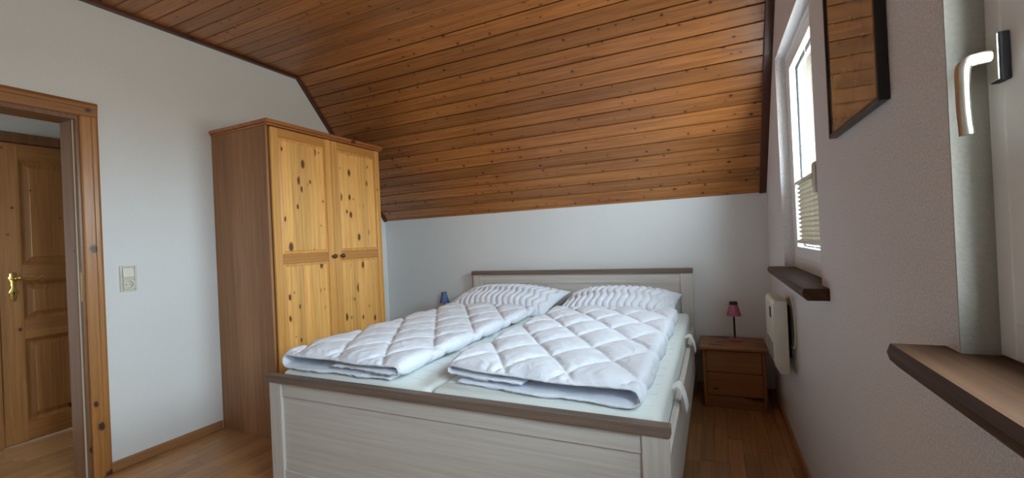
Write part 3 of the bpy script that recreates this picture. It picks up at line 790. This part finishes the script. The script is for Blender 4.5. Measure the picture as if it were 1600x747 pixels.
duvet('folded_duvet', 2.05, 2.895, -2.100, -2.020, -0.50, True, 'folded white quilted duvet lying on the window side of the bed', 2.6, 0.42)

# pillows
def pillow(name, cx, cy, hx, hy, top, bot, tilt, shear, zbase, label, seed):
    NU, NV = 96, 56; bm = bmesh.new(); T_, B_ = [], []
    ct, st = math.cos(tilt), math.sin(tilt)
    for j in range(NV+1):
        t = -1+2*j/NV; rt_, rb_ = [], []
        for i in range(NU+1):
            s = -1+2*i/NU
            prof = (max(0, 1-abs(s)**2.4)*max(0, 1-abs(t)**2.2))**0.58
            pin = 1-0.07*(1-abs(t)**2)*0-0.05*(1-t*t)*(abs(s)**3)*0
            x = hx*s*(1-0.05*(1-t*t)*abs(s)); y = hy*t*(1-0.06*(1-s*s)*abs(t))
            ph = (s*hx)/0.052+0.26*math.sin(t*hy*42+seed)
            fr = abs((ph % 1.0)-0.5)*2            # 1 on the seam
            gro = 0.017*max(0, (fr-0.45)/0.55)**1.6
            wr = vnoise(s*hx+seed, t*hy, 14)*0.003
            edge = min(1, prof*3)
            zt_ = top*prof-gro*edge+wr*edge; zb2 = -bot*prof+gro*edge*0.5
            for zz, L_ in ((zt_, rt_), (zb2, rb_)):
                yy = y*ct-zz*st; z2 = y*st+zz*ct
                L_.append(Vector((cx+x+shear*(yy), cy+yy, z2)))
        T_.append(rt_); B_.append(rb_)
    zmin = min(p.z for r in B_ for p in r)
    # settle on the mattress: squash what would sink below it
    VT, VB = [], []
    for r, V in ((T_, VT), (B_, VB)):
        for row in r:
            V.append([bm.verts.new((p.x, p.y, max(zbase+0.001, p.z+zbase+hy*st*0.80+bot*0.35))) for p in row])
    for A, fl in ((VT, False), (VB, True)):
        for r1, r2 in zip(A, A[1:]):
            for i in range(NU):
                q = (r1[i], r1[i+1], r2[i+1], r2[i]); bm.faces.new(q[::-1] if fl else q)
    bmesh.ops.remove_doubles(bm, verts=bm.verts[:], dist=0.0004)
    bmesh.ops.recalc_face_normals(bm, faces=bm.faces[:])
    ob = obj(name, bm, PILL, smooth=True)
    return tag(ob, label, 'pillow', 'white pillows at the headboard')
pillow('pillow', 1.50, -0.285, 0.480, 0.215, 0.145, 0.075, math.radians(19), 0.26, 0.6005, 'white wave quilted pillow at the headboard, next to the blue lamp', 0.4)
pillow('pillow', 2.455, -0.285, 0.435, 0.215, 0.14, 0.075, math.radians(17), 0.10, 0.6005, 'white wave quilted pillow at the headboard, next to the pink lamp', 1.9)

# ------------------------------------------------------------------ nightstands and lamps
def nightstand(x0, x1, y0, label, dz=0.0):
    t = thing('nightstand', ((x0+x1)/2, y0/2, 0), label, 'nightstand', 'pine nightstands beside the bed')
    yb = -0.016
    bm = bmesh.new(); box(bm, x0, x1, y0, yb, 0.392+dz, 0.420+dz, bev=0.010, seg=3); obj('top', bm, NSTX, t)
    obj('side_panel', BX(x0+0.018, x0+0.040, y0+0.018, yb, 0, 0.392+dz, bev=0.004), NSTZ, t)
    obj('side_panel', BX(x1-0.040, x1-0.018, y0+0.018, yb, 0, 0.392+dz, bev=0.004), NSTZ, t)
    obj('back_panel', BX(x0+0.04, x1-0.04, yb-0.008, yb-0.002, 0.02, 0.39+dz), NSTX, t)
    obj('plinth', BX(x0+0.040, x1-0.040, y0+0.024, y0+0.042, 0, 0.084, bev=0.002), NSTX, t)
    for za, zb in ((0.088, 0.240+dz/2), (0.244+dz/2, 0.388+dz)):
        obj('drawer_front', BX(x0+0.0415, x1-0.0415, y0+0.020, y0+0.038, za, zb, bev=0.003), NSTX, t)
    return t
nightstand(3.014, 3.432, -0.36, 'small two drawer pine nightstand carrying the pink lamp')
nightstand(0.62, 1.035, -0.36, 'small two drawer pine nightstand carrying the blue lamp', 0.05)
def lamp(x, y, z0, ms, mb, label):
    t = thing('table_lamp', (x, y, z0), label, 'lamp', 'small bedside lamps')
    obj('base', lathe(bmesh.new(), [(0.050, 0.0), (0.052, 0.004), (0.049, 0.010), (0.012, 0.014), (0.008, 0.02)], (x, y, z0), 'z', 28), mb, t, smooth=True, angle=40)
    obj('stem', lathe(bmesh.new(), [(0.0065, 0.012), (0.0065, 0.235), (0.012, 0.236), (0.012, 0.26)], (x, y, z0), 'z', 14), LMET, t, smooth=True, angle=40)
    bm = bmesh.new()
    prof = [(0.047, 0.176), (0.026, 0.258), (0.0245, 0.258), (0.0455, 0.176)]
    rings = []
    for r, h in prof: rings.append([bm.verts.new((x+r*math.cos(2*PI*k/28), y+r*math.sin(2*PI*k/28), z0+h)) for k in range(28)])
    for a, b in zip(rings, rings[1:]+rings[:1]):
        for k in range(28): bm.faces.new((a[k], a[(k+1) % 28], b[(k+1) % 28], b[k]))
    bmesh.ops.recalc_face_normals(bm, faces=bm.faces[:])
    sh = obj('lamp_shade', bm, ms, t, smooth=True, angle=50)
    bm = lathe(bmesh.new(), [(0.027, 0.254), (0.027, 0.272), (0.024, 0.276), (0.010, 0.278)], (x, y, z0), 'z', 24)
    obj('shade_cap', bm, LMET if ms is PINK else BLUEB, sh, smooth=True, angle=40)
    return t
lamp(3.245, -0.135, 0.4205, PINK, PINKB, 'small table lamp with dusty pink shade on the nightstand')
lamp(0.80, -0.15, 0.4705, BLUE, BLUEB, 'small table lamp with slate blue shade past the pillow')

# ------------------------------------------------------------------ wall heater
ht = thing('wall_heater', (W-0.07, -0.84, 0.45), 'cream electric convector heater on the window wall', 'heater')
bm = bmesh.new()
hx0, hx1, hy0, hy1, hz0, hz1 = W-0.098, W-0.032, -1.005, -0.67, 0.452, 0.832
prism(bm, [(hx1, hz0), (hx0+0.022, hz0), (hx0, hz0+0.045), (hx0, hz1-0.018), (hx0+0.014, hz1), (hx1, hz1)], 'y', hy0, hy1, bev=0.008)
obj('body', bm, HEAT, ht, smooth=True, angle=35)
obj('wall_bracket', BX(hx1, W-0.0005, hy0+0.16, hy1-0.06, hz0+0.05, hz1-0.05), GRILLE, ht)
obj('control_dial', BX(hx0-0.004, hx0+0.001, hy0+0.07, hy0+0.12, hz1-0.10, hz1-0.045, bev=0.002), CHAR, ht)
for k in range(6):
    obj('vent_slot', BX(hx0-0.001, hx0+0.002, hy0+0.04, hy1-0.04, hz0+0.055+k*0.017, hz0+0.062+k*0.017), GRILLE, ht)
cd = smoothpath([(W-0.020, -0.93, 0.838), (W-0.016, -0.98, 0.855), (W-0.012, -1.03, 0.82), (W-0.010, -1.055, 0.74), (W-0.010, -1.06, 0.66), (W-0.012, -1.03, 0.60), (W-0.016, -0.97, 0.59)], 6)
obj('power_cord', tube(bmesh.new(), cd, 0.0045, 8), CORD, ht, smooth=True)

# ------------------------------------------------------------------ framed picture
pc = thing('framed_picture', (W-0.01, -2.18, 1.47), 'brown toned picture behind glass in a thin black frame', 'picture')
py0, py1, pz0, pz1 = -2.402, -1.962, 1.472, 2.09
xf = W-0.022
for a in ((py0, py0+0.012, pz0, pz1), (py1-0.012, py1, pz0, pz1), (py0+0.012, py1-0.012, pz0, pz0+0.012), (py0+0.012, py1-0.012, pz1-0.012, pz1)):
    obj('frame_bar', BX(xf, W-0.001, *a, bev=0.0015), FRAMEB, pc)
obj('glazed_print', BX(xf+0.005, xf+0.009, py0+0.012, py1-0.012, pz0+0.012, pz1-0.012), PRINT, pc)

# ------------------------------------------------------------------ switch and socket
sw = thing('switch_and_socket', (0, -2.237, 1.01), 'cream light switch above a wall socket in one double plate', 'switch')
yc = -2.237
bm = bmesh.new()
for q in ((yc-0.040, yc-0.029, 1.010, 1.162), (yc+0.029, yc+0.040, 1.010, 1.162)): box(bm, 0.0005, 0.010, *q, bev=0.002)
for q in ((1.010, 1.020), (1.081, 1.091), (1.152, 1.162)): box(bm, 0.0005, 0.010, yc-0.029, yc+0.029, *q, bev=0.001)
obj('cover_frame', bm, SWP, sw)
bm = bmesh.new(); prism(bm, [(0.002, 1.093), (0.013, 1.093), (0.009, 1.150), (0.002, 1.150)], 'y', yc-0.027, yc+0.027, bev=0.0015); obj('rocker', bm, SWP, sw)
bm = bmesh.new(); K = 28
sq = []; 
for k in range(K):
    a = 2*PI*k/K; c, s_ = math.cos(a), math.sin(a); m_ = 0.027/max(abs(c), abs(s_)); sq.append((yc+c*m_, 1.0505+s_*m_))
def ring(r, x): return [bm.verts.new((x, yc+r*math.cos(2*PI*k/K), 1.0505+r*math.sin(2*PI*k/K))) for k in range(K)]
R0 = [bm.verts.new((0.010, a, b)) for a, b in sq]; R1 = ring(0.0205, 0.010); R2 = ring(0.0195, -0.002)
for a, b in ((R0, R1), (R1, R2)):
    for k in range(K): bm.faces.new((a[k], a[(k+1) % K], b[(k+1) % K], b[k]))
bm.faces.new(R2); bmesh.ops.recalc_face_normals(bm, faces=bm.faces[:])
for v in bm.verts: v.co.x += 0.0022
so = obj('socket_insert', bm, SWP, sw)
for dy in (-0.0095, 0.0095):
    obj('pin_hole', lathe(bmesh.new(), [(0.0027, 0.0004), (0.0027, 0.0012)], (0.0, yc+dy, 1.0505), 'x', 12), DARKHOLE, so)
for dz in (-0.018, 0.018):
    obj('earth_clip', BX(0.001, 0.009, yc-0.0025, yc+0.0025, 1.0505+dz-0.0015, 1.0505+dz+0.0015), NICKEL, so)
